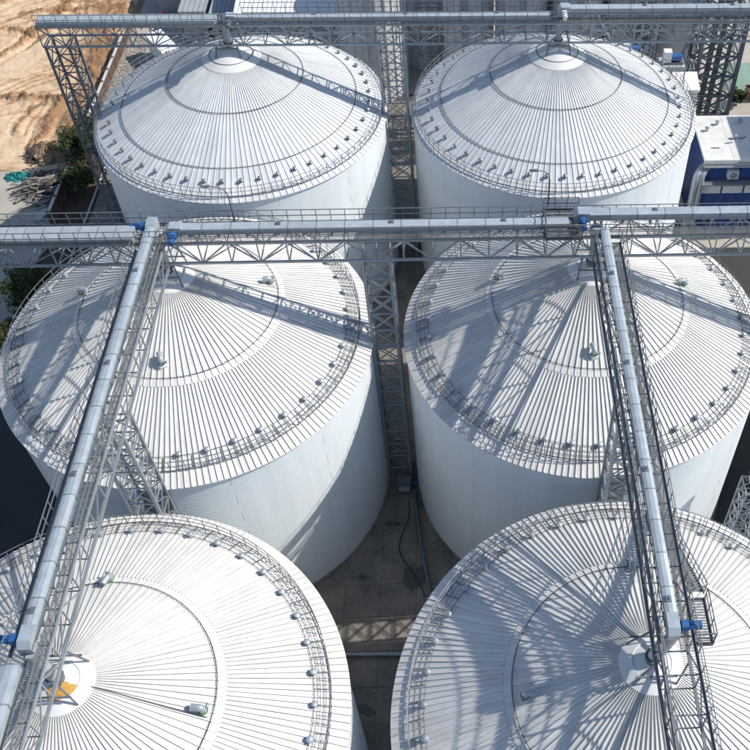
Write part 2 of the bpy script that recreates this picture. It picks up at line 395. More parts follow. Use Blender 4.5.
def silo(label, cx, cy, kind, fans, rotv=0., skip=()):
    t = TH('grain_silo', label, 'silo', (cx, cy, 0), 'white steel grain silos standing in two columns')
    wl = OB('wall', MB().lathe([(SR+.25, 0), (SR+.25, .12), (SR-.03, .14)], 72).mesh('plinth', 'concrete'), t)
    for k in range(NC):
        OB('wall_course', M_course, wl, T((0, 0, .12-.12+k*CH+.02)))
        for q in range(6):
            a = 2*math.pi*(q+.5*(k % 2))/6+.35
            OB('plate_seam', M_seam, wl, T((0, 0, k*CH+.02)) @ RZ(a))
    OB('eave_ring', M_eave, t)
    rf = OB('roof', M_under, t)
    if kind == 'B':
        for i in range(200): OB('roof_panel', PAN['out'], rf, RZ(2*math.pi*i/200) @ T((0, 0, random.uniform(-.004, .004))))
        for i in range(100): OB('roof_panel', PAN['in'], rf, RZ(2*math.pi*i/100) @ T((0, 0, random.uniform(-.004, .004))))
        bd = OB('roof_band', M_band, t)
        for i in range(100): OB('band_seam', M_bandseam, bd, RZ(2*math.pi*(i+.5)/100))
        pk = OB('peak_ring', M_cap, t); OB('peak_cone', M_cap_in, pk)
        OB('ring_cable', M_cableB, t); OB('vent_cable', M_cableV, t)
        OB('guard_railing', M_railB, t); OB('tread_bars', M_treadB, t)
        nv, rv, mv = 40, .868*SR, M_vent
    else:
        for key, n in (('A1', 144), ('A2', 144), ):
            for i in range(n): OB('roof_panel', PAN[key], rf, RZ(2*math.pi*i/n))
        bd = OB('eave_panels', M_bandseam, t); bpy.data.objects.remove(bd)
        rf2 = OB('eave_roof', band_mesh(.80*SR, .803*SR, .02, 'roof_blue'), t)
        for i in range(144): OB('roof_panel', PAN['A3'], rf2, RZ(2*math.pi*i/144))
        OB('peak_cone', M_capA, t)
        for m in M_cA: OB('ring_cable', m, t)
        OB('guard_railing', M_railA, t)
        nv, rv, mv = 48, .885*SR, M_ventA
    for i in range(nv):
        a = 2*math.pi*i/nv+rotv
        OB('roof_vent', mv, t, RZ(a) @ T((rv, 0, rz_(rv)+.06)) @ RZ(random.uniform(-.12, .12)) @ Matrix.Rotation(random.gauss(0, .08), 4, 'X') @ Matrix.Rotation(random.gauss(0, .08), 4, 'Y') @ Matrix.Scale(random.uniform(.92, 1.08), 4))
    for a, rho, sp in fans:
        f = OB('roof_fan', FAN[0], t, RZ(R_(a)) @ T((rho*SR, 0, rz_(rho*SR))) @ RZ(R_(sp)) @ Matrix.Scale(.58, 4))
        for nm, m in (('fan_flange', FAN[1]), ('fan_elbow', FAN[2]), ('fan_motor', FAN[3])): OB(nm, m, f)
    return t
AX1, AX2, YA, YB, YC = -21.04, 9.56, 80.27, 50.07, 19.88
silo('white silo with bluish roof farthest left, below the rear conveyor bridge', AX1, YA, 'A', [])
silo('white silo at the back right beside the blue plant building', AX2, YA, 'A', [])
silo('middle-row white silo on the left, striped by the long conveyor shadow', AX1, YB, 'B', [(-89.5, .455, 20), (169, .555, 0), (15.6, .49, 0)], R_(-2))
silo('middle-row white silo on the right, lattice shadow across its left roof', AX2, YB, 'B', [(-92, .455, 15), (164, .51, 0), (9.4, .555, 0)], R_(-1))
sC1 = silo('front left white silo with spilled yellow grain on its peak', AX1, YC, 'B', [(90, .535, -20), (-6, .49, 0)], R_(2))
sC2 = silo('front right white silo under the open platform, its left roof in shade', AX2, YC, 'B', [(88, .53, 0), (-175, .475, 0)], R_(-1))
# lead cable across the roof of the front left silo
a = R_(-8)
TAG(OB('lightning_cable', MB().tube([(AX1+r*math.cos(a), YC+r*math.sin(a), rz_(r)+.12) for r in (1.6, 3, 5, 7)], .03, 5).mesh('lightning_cable', 'rail_dark')),
    'thin dark cable running down the front left silo roof', 'cable')
# grain spilt on the peak of the front left silo
def spill():
    mb = MB(); n = 26; k = []
    vs = [(0, 0, 0)]
    for ring in (.5, 1.0):
        for i in range(n):
            t = 2*math.pi*i/n; r = ring*(.46+.22*math.sin(2*t+.6)+.10*math.sin(5*t)+.06*random.random())
            vs.append((r*1.5*math.cos(t), r*math.sin(t), .09*(1-ring)))
    cx, cy = .36, -.62
    out = []
    for x, y, h in vs:
        X, Y = cx+x*.8, cy+y; out.append((X, Y, rz_(math.hypot(X, Y))+.055+h))
    fs = [(0, 1+i, 1+(i+1) % n) for i in range(n)]+[(1+i, 1+n+i, 1+n+(i+1) % n, 1+(i+1) % n) for i in range(n)]
    o = OB('grain_spill', MB().add(out, fs).mesh('grain_spill', 'grain', True)); o.location = (AX1, YC, .03)
    o['kind'] = 'stuff'; TAG(o, 'yellow spilled grain on the front left silo peak', 'grain')
spill()

# ------------------------------------------------------------------ steelwork
def lattice_tower(label, x0, x1, y0, y1, z0, z1, bays, leg=.2, br=.09, m='galv', name='lattice_tower', group='steel lattice towers under the conveyors'):
    t = TH(name, label, 'tower', ((x0+x1)/2, (y0+y1)/2, z0), group); off = LOC[t]
    cs = [(x0, y0), (x1, y0), (x1, y1), (x0, y1)]
    for c in cs:
        BAR('leg', t, (*c, z0), (*c, z1), leg, leg, m, off)
        OB('base_plate', cube('concrete'), t, T(Vector((*c, z0+.15))-off) @ Matrix.Diagonal((.7, .7, .3, 1)))
    dz = (z1-z0)/bays
    for k in range(bays):
        za, zb = z0+k*dz, z0+(k+1)*dz
        for i in range(4):
            p, q = cs[i], cs[(i+1) % 4]; sx = Vector(((q[0]-p[0]), (q[1]-p[1]), 0)).normalized()
            nrm = Vector((sx.y, -sx.x, 0))*.03
            BAR('strut', t, Vector((*p, zb-.06)), Vector((*q, zb-.06)), br, br, m, off)
            BAR('brace', t, Vector((*p, za))+nrm, Vector((*q, zb))+nrm, br*.8, br*.8, m, off)
            BAR('brace', t, Vector((*q, za))-nrm, Vector((*p, zb))-nrm, br*.8, br*.8, m, off)
    return t

def railing(t, a, b, z, hgt=1.1, sp=1.0, m='rail', r=.024, off=(0, 0, 0), name='railing'):
    a, b = Vector((a[0], a[1], z)), Vector((b[0], b[1], z)); o = Vector(off); mb = MB()
    for h in (hgt, hgt*.55, .08): mb.bar(a-o+Vector((0, 0, h)), b-o+Vector((0, 0, h)), r*2, r*2 if h > .1 else .1)
    rl = OB(name, mb.mesh(name, m), t)
    n = max(1, round((b-a).length/sp))
    for i in range(n+1):
        p = a.lerp(b, i/n); BAR('post', rl, p, p+Vector((0, 0, hgt)), .045, .045, m, o)
    return rl

def truss_bridge(label, a, b, wd, zb, zt, panels, m='galv', chord=.16, web=.085, rails=(1, 1), deck=1.0, drange=(-.93, -.05), lateral=True, xweb=False, name='conveyor_bridge', cat='bridge', railm='rail', group=None):
    """box truss walkway from a to b (2-D axis points), width wd, bottom chord zb, deck zt"""
    a, b = Vector((*a, 0)), Vector((*b, 0)); d = (b-a).normalized(); s = Vector((-d.y, d.x, 0))*wd/2
    t = TH(name, label, cat, (a.x, a.y, zb), group); off = LOC[t]
    for sg in (-1, 1):
        for z, nm in ((zb, 'bottom_chord'), (zt, 'top_chord')):
            BAR(nm, t, a+s*sg+Vector((0, 0, z)), b+s*sg+Vector((0, 0, z)), chord, chord, m, off)
        for k in range(panels+1):
            p = a.lerp(b, k/panels)+s*sg
            BAR('web_post', t, p+Vector((0, 0, zb)), p+Vector((0, 0, zt)), web, web, m, off)
            if k < panels:
                q = a.lerp(b, (k+1)/panels)+s*sg
                p2, q2 = (p, q) if k % 2 else (q, p)
                BAR('web_brace', t, p2+Vector((0, 0, zb)), q2+Vector((0, 0, zt)), web, web, m, off)
                if xweb: BAR('web_brace', t, q2+Vector((.03, 0, zb)), p2+Vector((.03, 0, zt)), web*.8, web*.8, m, off)
        if rails[0 if sg < 0 else 1]:
            e = s*sg*1.03
            railing(t, a+e, b+e, zt+.05, m=railm, off=off, sp=(b-a).length/panels/2)
    for k in range(panels+1):
        p = a.lerp(b, k/panels)
        for z in (zb, zt): BAR('cross_beam', t, p-s+Vector((0, 0, z-.04)), p+s+Vector((0, 0, z-.04)), web*.9, web*.9, m, off)
        if k < panels and lateral:
            q = a.lerp(b, (k+1)/panels); e = s if k % 2 else -s
            BAR('lateral_brace', t, p-e+Vector((0, 0, zb-.02)), q+e+Vector((0, 0, zb-.02)), web*.8, web*.8, m, off)
    if deck:
        mb = MB(); b_ = a.lerp(b, deck); L = (b_-a).length; n = int(L/.075)
        for i in range(n):
            p = a.lerp(b_, (i+.5)/n)-off; p.z = zt+.06-off.z
            mb.bar(p+s*drange[0], p+s*drange[1], .026, .03)
        for f in (drange[0], (drange[0]+drange[1])/2, drange[1]):
            p, q = a+s*f-off, b_+s*f-off; p.z = q.z = zt+.03-off.z
            mb.bar(p, q, .05, .05)
        g = OB('deck_grating', mb.mesh('deck_grating', 'grate'), t); g['kind'] = 'stuff'
    return t

def conveyor(label, a, b, z, wd=.72, h=.8, sec=2.0, hood=False, head=None, tail=None, mm='blue', group='enclosed grain conveyors on the bridges', hatches=True):
    """enclosed chain conveyor made of flanged housing sections; a -> b axis points, z underside"""
    a, b = Vector((*a, 0)), Vector((*b, 0)); L = (b-a).length; n = max(1, round(L/sec)); sl_ = L/n
    ang = math.atan2((b-a).y, (b-a).x)
    t = TH('grain_conveyor', label, 'conveyor', (a.x, a.y, z), group)
    mb = MB(); g = .02
    if hood:                                   # rounded sheet hood over a belt
        pr = [(-wd/2, 0), (-wd/2, h*.72), (-wd*.42, h*.86), (-wd*.18, h*.97), (wd*.18, h), (wd*.42, h*.88), (wd/2, h*.72), (wd/2, 0)]
    else:
        pr = [(-wd/2, 0), (-wd/2, h*.82), (-wd/2-.05, h*.83), (-wd/2-.05, h*.90), (-wd*.22, h), (wd*.22, h), (wd/2+.05, h*.90), (wd/2+.05, h*.83), (wd/2, h*.82), (wd/2, 0)]
    m = len(pr)
    mb.add([(x, y, zz) for x in (g, sl_-g) for y, zz in pr], [(i, (i+1) % m, m+(i+1) % m, m+i) for i in range(m)]+[tuple(range(m))[::-1], tuple(range(m, 2*m))])
    me = mb.mesh('housing_section', 'hood' if hood else 'housing')
    fl = MB(); p2 = [(y*1.06, zz*1.035-.015) for y, zz in pr]
    fl.add([(x, y, zz) for x in (-.035, .035) for y, zz in p2], [(i, (i+1) % m, m+(i+1) % m, m+i) for i in range(m)]+[tuple(range(m))[::-1], tuple(range(m, 2*m))])
    fm = fl.mesh('flange', 'grate')
    ft = MB().box((sl_*.5, 0, -.18), (.1, wd*.9, .36)).mesh('support_foot', 'galv_dark')
    ht = MB().box((0, 0, 0), (.34, .26, .07)).tube([(-.08, 0, .03), (.08, 0, .09)], .03, 6).mesh('inspection_hatch', 'galv_dark')
    for i in range(n):
        s = OB('housing_section', me, t, RZ(ang) @ T((i*sl_, 0, 0)))
        OB('flange', fm, s); OB('support_foot', ft, s)
        if hatches and not hood and i % 4 == 2: OB('inspection_hatch', ht, s, T((sl_*.35, -.05, h+.035)))
    cd = MB()
    for sy in (-1, 1):
        cd.tube([(x, sy*(wd/2+.10), h*.3+.03*math.sin(x*1.3)) for x in [L*i/24 for i in range(25)]], .03, 6)
    OB('cable_conduit', cd.mesh('cable_conduit', 'rail_dark'), t, RZ(ang))
    for end, at in ((tail, 0), (head, L)):
        if not end: continue
        side = end
        M0 = RZ(ang) @ T((at, 0, 0))
        hb = OB('head_box' if at else 'tail_box', MB().add([(x, y, zz) for y in (-wd*.6, wd*.6) for x, zz in ((-.55, -.1), (.55, -.1), (.62, h*.7), (.3, h*1.12), (-.55, h*1.08))],
                [(0, 1, 2, 3, 4), (9, 8, 7, 6, 5)]+[(i, 5+i, 5+(i+1) % 5, (i+1) % 5) for i in range(5)]).mesh('head_box', 'housing'), t, M0)
        OB('shaft_bearing', MB().tube([(0, side*wd*.58, h*.5), (0, side*wd*.75, h*.5)], .17, 12).mesh('bearing', 'galv_dark', True), hb)
        gb = OB('gearbox', MB().box((0, side*(wd*.6+.30), h*.5), (.42, .36, .46)).tube([(0, side*(wd*.6+.12), h*.5), (0, side*(wd*.6+.5), h*.5)], .26, 14).mesh('gearbox', mm, True), t, M0)
        mo = MB().tube([(0, side*(wd*.6+.45), h*.5), (0, side*(wd*.6+1.0), h*.5)], .19, 14).tube([(0, side*(wd*.6+1.0), h*.5), (0, side*(wd*.6+1.14), h*.5)], .21, 14)
        mo.box((0, side*(wd*.6+.7), h*.5+.22), (.2, .22, .14))
        for q in range(8):
            aa = R_(45*q); mo.box((.2*math.cos(aa), side*(wd*.6+.72), h*.5+.2*math.sin(aa)), (.03, .5, .03))
        OB('motor', mo.mesh('motor', mm, True), gb)
    return t

B1Z, B1T = 26.4, 28.3
B2Z, B2T = 27.45, 29.25
CZ, CT = 27.25, 28.95
XL, XR = -21.25, 10.25
# rear bridge over the back row
rb = truss_bridge('rear grey truss bridge running over the peaks of the back silos', (-37.5, 80.3), (30.5, 80.3), 2.0, B1Z, B1T, 34, rails=(1, 0))
railing(rb, (-19.5, 81.33), (30.5, 81.33), B1T+.05, off=LOC[rb])
conveyor('hooded conveyor at the left end of the rear bridge', (-37.3, 79.9), (-21.6, 79.9), B1T+.1, 1.4, .5, sec=1.2, hood=True)
conveyor('enclosed conveyor on the rear bridge between the back silo peaks', (8.6, 79.8), (-20.3, 79.8), B1T+.15, .62, .65, head=1, mm='galv_dark')
conveyor('raised conveyor at the right end of the rear bridge', (30.2, 80.3), (9.9, 80.3), B1T+.45, .72, .72, head=1, mm='white')
# middle bridge
truss_bridge('long grey truss bridge crossing the picture above the middle silos', (-48, 50.0), (34, 50.0), 2.0, B2Z, B2T, 41)
conveyor('wide hooded conveyor at the left end of the middle bridge', (-47.8, 49.75), (-22.3, 49.75), B2T+.1, 1.4, .5, sec=1.2, hood=True)
conveyor('enclosed conveyor along the centre of the middle bridge', (7.6, 50.0), (-19.6, 50.0), B2T+.15, .62, .6, head=1)
conveyor('raised conveyor at the right end of the middle bridge', (33.6, 50.35), (8.5, 50.35), B2T+.6, .68, .62, head=1)
# bridges that run from the middle bridge out to the front silos
truss_bridge('left truss bridge running forward to the front left silo peak', (XL, 48.7), (XL, 7), 1.75, CZ, CT, 22, rails=(1, 1), web=.07, lateral=False, drange=(.45, .93))
conveyor('left forward conveyor from the middle bridge to the front left silo', (XL+.05, 50.4), (XL+.05, 20.3), CT+.35, .54, .68, head=-1, tail=-1)
conveyor('short conveyor in front of the front left silo peak', (XL-.25, 18.9), (XL-.25, 7.4), CT+.35, .75, .7)
truss_bridge('right truss bridge running forward to the front right silo peak', (XR, 48.7), (XR, 8), 1.75, CZ, CT, 21, m='galv_dark', web=.07, deck=.735, rails=(1, 1), lateral=False, drange=(.15, .93), railm='rail')  # same steel as the left bridge, coloured darker to imitate its shaded side
conveyor('right forward conveyor from the middle bridge to the front right silo', (XR-.25, 49.2), (XR-.25, 19.9), CT+.35, .50, .68, head=1)
# towers
lattice_tower('lattice tower at the left end of the rear bridge beside the sand', -37.3, -35.2, 79.3, 81.3, 0, B1Z, 14, m='galv_dark')
lattice_tower('lattice tower between the two back silos', -7.2, -4.9, 79.3, 81.3, 0, B1Z, 14)
lattice_tower('lattice tower between the two middle silos', -6.95, -5.05, 49.1, 50.9, 0, B2Z, 15)
lattice_tower('lattice tower between the middle and front left silos', -22.1, -20.35, 34.1, 35.9, 0, CZ, 15)
lattice_tower('lattice tower between the middle and front right silos', 9.4, 11.1, 34.1, 35.9, 0, CZ, 15)
lattice_tower('lattice tower under the left end of the middle bridge', -47.8, -46, 49.1, 50.9, 0, B2Z, 15)
lattice_tower('lattice tower under the right end of the middle bridge', 31.8, 33.8, 49.1, 50.9, 0, B2Z, 15)

# supports that stand on the silo peaks and carry the bridges; inlet spouts
def peak_frame(label, cx, cy, bx, by, ztop, m='galv_dark'):
    t = TH('peak_support', label, 'support frame', (cx, cy, rz_(1.3)), 'support frames on the silo peaks'); off = LOC[t]
    for sx in (-1, 1):
        for sy in (-1, 1):
            BAR('leg', t, (cx+sx*1.15, cy+sy*1.15, rz_(1.6)+.1), (bx+sx*.85, by+sy*.85, ztop),   .09, .09, m, off)
    BAR('strut', t, (cx-1.1, cy-1.1, rz_(1)+.7), (cx+1.1, cy-1.1, rz_(1)+.7), .09, .09, m, off)
    BAR('strut', t, (cx-1.1, cy+1.1, rz_(1)+.7), (cx+1.1, cy+1.1, rz_(1)+.7), .09, .09, m, off)
    OB('inlet_collar', MB().lathe([(.4, -.1), (.4, .35), (.46, .35), (.46, .42), (0, .42)], 20).mesh('inlet_collar', 'galv_dark', True), t, T(Vector((cx, cy, rz_(0)-.15))-off))
    OB('inlet_spout', MB().tube([(cx-off.x, cy-off.y, rz_(0)+.2-off.z), ((cx+bx)/2-off.x, (cy+by)/2-off.y, rz_(0)+1.0-off.z), (bx-off.x, by-off.y, ztop+1.9-off.z)], [.34, .30, .36], 10).mesh('inlet_spout', 'housing', True), t)
    return t
peak_frame('dark support frame on the far left silo peak', AX1, YA, AX1, 80.3, B1Z)
peak_frame('dark support frame on the back right silo peak', AX2, YA, AX2, 80.3, B1Z)
peak_frame('support frame on the middle left silo peak', AX1, YB, AX1, 50.0, B2Z)
peak_frame('support frame on the middle right silo peak', AX2, YB, AX2, 50.0, B2Z)
peak_frame('support frame and spout on the front left silo peak', AX1, YC, XL, YC, CZ)
peak_frame('support frame and spout on the front right silo peak', AX2, YC, XR, YC, CZ)

# working platform at the head of the right forward conveyor
def platform(label, x0, x1, y0, y1, z, open_sides='xXyY', m='grate'):
    t = TH('access_platform', label, 'platform', (x0, y0, z)); off = LOC[t]
    mb = MB(); n = int((y1-y0)/.15)
    for i in range(n+1): mb.bar((0, i*(y1-y0)/n, .02), (x1-x0, i*(y1-y0)/n, .02), .08, .04)
    g = OB('deck_grating', mb.mesh('deck_grating', m), t); g['kind'] = 'stuff'
    for a, b in (((x0, y0), (x1, y0)), ((x1, y0), (x1, y1)), ((x1, y1), (x0, y1)), ((x0, y1), (x0, y0))):
        BAR('edge_beam', t, (*a, z-.06), (*b, z-.06), .14, .16, 'rail_dark', off)
    if 'X' in open_sides: railing(t, (x1, y0), (x1, y1), z, m='rail_dark', off=off, sp=.9)
    if 'x' in open_sides: railing(t, (x0, y0), (x0, y1), z, m='rail_dark', off=off, sp=.9)
    if 'y' in open_sides: railing(t, (x0, y0), (x1, y0), z, m='rail_dark', off=off, sp=.9)
    if 'Y' in open_sides: railing(t, (x0, y1), (x1, y1), z, m='rail_dark', off=off, sp=.9)
    return t
platform('railed platform beside the blue motor on the front right silo', 11.2, 12.0, 19.2, 21.6, CT+.06, 'Xy')
platform('railed drive platform over the middle right silo peak', 5.9, 8.4, 48.6, 51.6, B2T+.3, 'xyY')

def stair(label, a, b, wd=.75, m='galv'):
    a, b = Vector(a), Vector(b); t = TH('access_stair', label, 'stair', a); off = LOC[t]
    d = (b-a); hd = Vector((d.x, d.y, 0)).normalized(); s = Vector((-hd.y, hd.x, 0))*wd/2; n = int(abs(d.z)/.24)
    for sg in (-1, 1):
        BAR('stringer', t, a+s*sg, b+s*sg, .06, .2, m, off)
        mb = MB(); u = Vector((0, 0, 1.0))
        mb.bar(a+s*sg+u-off, b+s*sg+u-off, .05); mb.bar(a+s*sg+u*.5-off, b+s*sg+u*.5-off, .04)
        rl = OB('handrail', mb.mesh('handrail', 'rail'), t)
        for i in range(0, n+1, 4):
            p = a.lerp(b, i/n)+s*sg; BAR('post', rl, p, p+u, .045, .045, 'rail', off)
    for i in range(1, n): 
        p = a.lerp(b, i/n); BAR('tread', t, p-s, p+s, .24, .04, 'grate', off)
stair('steel stair dropping from the platform to the front right silo eave', (11.7, 22.0, CT), (12.35, 32.3, 20.15))

def lamp(label, x, y, z, dx):
    t = TH('lamp_post', label, 'lamp', (x, y, z), 'lamp posts on the middle bridge')
    OB('pole', MB().tube([(0, 0, 0), (0, 0, 2.3), (dx*.12, 0, 2.8), (dx*.45, 0, 3.05), (dx, 0, 3.15)], [.06, .05, .045, .04, .035], 8).mesh('pole', 'rail_dark', True), t)
    OB('lamp_head', MB().add([(dx+(.0 if k < 4 else 1)*math.copysign(.55, dx), y_, z_) for k, (y_, z_) in enumerate(((-.12, 3.1), (.12, 3.1), (.09, 3.22), (-.09, 3.22), (-.1, 3.12), (.1, 3.12), (.06, 3.2), (-.06, 3.2)))],
        [(0, 1, 2, 3), (7, 6, 5, 4), (0, 4, 5, 1), (1, 5, 6, 2), (2, 6, 7, 3), (3, 7, 4, 0)]).mesh('lamp_head', 'galv_dark'), t)
lamp('dark curved lamp post on the bridge before the far left silo', -15.7, 51.05, B2T+.1, -1.1)
lamp('dark lamp post on the bridge before the back right silo', 6.25, 51.65, B2T+.6, -.9)

# ------------------------------------------------------------------ ground level between the silos
TAG(OB('drain_pipe', MB().tube([(-4.7, 47.5, .25), (-4.2, 43, .25), (-3.1, 36.4, .25)], .16, 10).mesh('drain_pipe', 'galv_dark', True)), 'grey pipe along the shaded ground by the middle right silo', 'pipe')
TAG(OB('duct_pipe', MB().tube([(-11.5, 32.0, .3), (-3.5, 31.8, .3)], .18, 10).mesh('duct_pipe', 'galv', True)), 'grey pipe crossing the gap beside the sunlit strip', 'pipe')
pts = []
for i in range(30):
    u = i/29; pts.append((-5.2+.35*math.sin(u*9)+u*1.4-1.1*math.sin(u*3.1), 46.5-9.5*u, .06))
TAG(OB('ground_cable', MB().tube(pts, .045, 6).mesh('ground_cable', 'cable', True)), 'loose dark cable snaking over the ground between the silos', 'cable')
t = TH('boot_hopper', 'small grey machine at the foot of the tower between the middle silos', 'machine', (-5.6, 48.2, 0))
OB('body', MB().box((0, 0, .7), (1.3, .9, 1.0)).mesh('body', 'galv_dark'), t)
OB('drum', MB().tube([(-.5, -.6, .55), (.5, -.6, .55)], .42, 14).mesh('drum', 'grate', True), t)
OB('motor', MB().tube([(.7, 0, .6), (1.25, 0, .6)], .2, 12).mesh('motor', 'blue_dark', True), t)
for s in (-.5, .5): OB('leg', MB().box((s, 0, .1), (.12, .8, .2)).mesh('leg', 'galv_dark'), t)
t = TH('aeration_fan', 'dark aeration fan beside the middle right silo wall', 'fan', (-3.6, 46.6, 0))
OB('casing', MB().tube([(0, -.2, .75), (0, .25, .75)], .7, 20).box((.45, .02, .3), (.5, .4, .6)).mesh('casing', 'galv_dark', True), t)
OB('motor', MB().tube([(0, -.2, .75), (0, -.85, .75)], .22, 12).mesh('motor', 'blue_dark', True), t)
OB('base_frame', MB().box((0, -.2, .08), (1.1, 1.3, .14)).mesh('base_frame', 'rail_dark'), t)

def stain(label, c, rx, ry, seed):
    rnd = random.Random(seed); n = 40; ph = [rnd.uniform(0, 6) for _ in range(4)]
    vs = [(0, 0, 0)]
    for i in range(n):
        t = 2*math.pi*i/n; r = .66+.20*math.sin(2*t+ph[0])+.09*math.sin(3*t+ph[1])+.04*math.sin(7*t+ph[2])+.06*rnd.random()
        vs.append((rx*r*math.cos(t), ry*r*math.sin(t), 0))
    o = OB('wet_patch', MB().add(vs, [(0, 1+i, 1+(i+1) % n) for i in range(n)]).mesh('wet_patch', 'wet')); o.location = c; o['kind'] = 'structure'; return o
stain('', (-4.6, 38.8, .021), 1.1, 2.0, 4); stain('', (-6.6, 44.2, .021), .7, .5, 7); stain('', (-9.0, 39.0, .021), .5, .4, 9); stain('', (-8.2, 27.5, .021), 1.0, .7, 12)
mb = MB()
for i in range(260):                      # spilled grain and grit on the slabs
    x, y = random.gauss(-6.5, 1.8), random.uniform(26, 48); q = random.uniform(.03, .09); mb.box((x, y, .02+q*.3), (q*1.5, q, q*.6), rz=random.random()*3)
o = OB('grit', mb.mesh('grit', 'concrete_pale')); o['kind'] = 'stuff'; TAG(o, 'scattered pale grit on the ground between the silos', 'grit')
# lattice mast and cyclone at the right edge, between middle and front rows
lattice_tower('short lattice mast at the right picture edge, white pipe on top', 20.7, 22.3, 37.0, 38.6, 0, 14.6, 9, leg=.13, br=.08, group='small lattice masts')
t = TH('exhaust_pipe', 'white round exhaust pipe on top of the short mast', 'pipe', (21.6, 38.2, 14.6))
OB('pipe', MB().lathe([(.5, 0), (.5, .9), (.62, .95), (.62, 1.15), (.5, 1.15), (.5, .3), (0, .3)], 24).mesh('pipe', 'white', True), t)
OB('bracket', MB().box((0, 0, .06), (1.5, .14, .1)).mesh('bracket', 'galv_dark'), t)
for q, (x, y, h, r) in enumerate(((23.6, 38.6, 8.6, .75), (24.6, 37.4, 7.6, .6))):
    t = TH('dust_cyclone', ('larger' if q == 0 else 'smaller')+' pale dust cyclone beside the short mast at the right edge', 'cyclone', (x, y, 0), 'dust cyclones by the mast')
    OB('body', MB().lathe([(.12, h-4.4), (r, h-2.2), (r, h-.5), (r*.8, h-.25), (r*.35, h-.2), (r*.35, h+.3), (0, h+.3)], 20).mesh('body', 'dirty_white', True), t)
    for k in range(3):
        aa = R_(120*k+20); BAR('leg', t, (r*.9*math.cos(aa), r*.9*math.sin(aa), 0), (r*.9*math.cos(aa), r*.9*math.sin(aa), h-1.8), .1, .1, 'galv_dark')
    OB('inlet_duct', MB().box((r*.8, r*.4, h-.9), (.9, .45, .6)).mesh('inlet_duct', 'galv'), t)

# ------------------------------------------------------------------ blue plant building at the right
def plant_building():
    x0, x1, y0, y1, h = 26.9, 40, 82.9, 91.3, 10
    t = TH('plant_building', 'blue and white plant building with flat white roof at right', 'building', (x0, y0, 0)); W, D = x1-x0, y1-y0
    OB('wall', MB().box((W/2, D/2, h/2-.1), (W-.4, D-.4, h-.2)).mesh('wall', 'blue_dark'), t)
    OB('roof', MB().box((W/2, D/2, h), (W, D, .22)).mesh('roof', 'dirty_white'), t)
    for k in range(4): OB('roof_sheet', MB().box((W*(k+.5)/4, D/2+.02, h+.125), (W/4-.03, D-.1, .03)).mesh('roof_sheet', 'dirty_white'), t)
    OB('fascia', MB().box((W/2, .02, h-.45), (W+.06, .3, .62)).mesh('fascia', 'roof_grey'), t)
    for k in range(5):
        lv = OB('louvre_panel', MB().box((1.4+2.5*k, .13, 6.4), (2.3, .14, 1.7)).mesh('louvre_panel', 'louvre'), t)
        for q in range(8): OB('slat', MB().box((1.4+2.5*k, .03, 5.7+.2*q), (2.2, .12, .11)).mesh('slat', 'white'), lv)
    ac = OB('wall_unit', MB().box((3.4, -.2, 8.45), (1.2, .7, 1.0)).mesh('wall_unit', 'louvre'), t)
    OB('grille', MB().lathe([(.1, 0), (.4, 0), (.4, .03)], 16).mesh('grille', 'grate'), ac, T((3.4, -.56, 8.45)) @ Matrix.Rotation(R_(90), 4, 'X'))
    OB('gantry', MB().box((5, -.6, 7.5), (10, .9, .1)).mesh('gantry', 'rail'), t)
    jt = MB().box((0, .19, h/2-.3), (.05, .03, h-.8)).mesh('panel_joint', 'roof_black')
    for k in range(11): OB('panel_joint', jt, t, T((.9+1.15*k, 0, 0)))
    OB('gutter', MB().tube([(0, -.22, h-.62), (W, -.22, h-.62)], .11, 8).mesh('gutter', 'galv', True), t)
    for k, (px, py) in enumerate(((1.2, 5.4), (2.6, 6.6), (4.1, 3.9), (5.3, 6.9))):
        OB('roof_vent', MB().lathe([(.16, h+.1), (.16, h+.5), (.26, h+.5), (.26, h+.6), (0, h+.68)], 12, (px, py, 0)).mesh('roof_vent', 'galv', True), t)
    for k in range(3):
        OB('roof_patch', MB().box((1.6+1.7*k, 2.2+.9*k, h+.16), (.9, .18, .05), rz=.2*k).mesh('roof_patch', 'galv_dark'), t)
    # bent ducts down the left side
    for k, dx in enumerate((-.75, -.1)):
        OB('duct', MB().tube([(dx, -.6, 0), (dx, -.6, h-2.2), (dx+.1, -.4, h-1.5), (dx+.5, .1, h-1.2), (dx+1.0, .8, h-1.2)], .38-.06*k, 14).mesh('duct', 'galv', True), t)
plant_building()
t = TH('roof_gantry', 'small steel gantry with rusty tray on the plant building roof', 'gantry', (32.4, 83.6, 10.15))
BAR('boom', t, (0, 0, .3), (1.3, 2.2, 1.6), .22, .22, 'galv'); BAR('boom', t, (.5, -.1, .3), (1.8, 2.1, 1.6), .12, .12, 'galv_dark')
OB('tray', MB().box((1.2, .1, .2), (2.0, 1.0, .35)).mesh('tray', 'rust'), t)
OB('drive', MB().tube([(.5, 1, 1.1), (.9, 1.2, 1.2)], .2, 10).mesh('drive', 'blue', True), t)

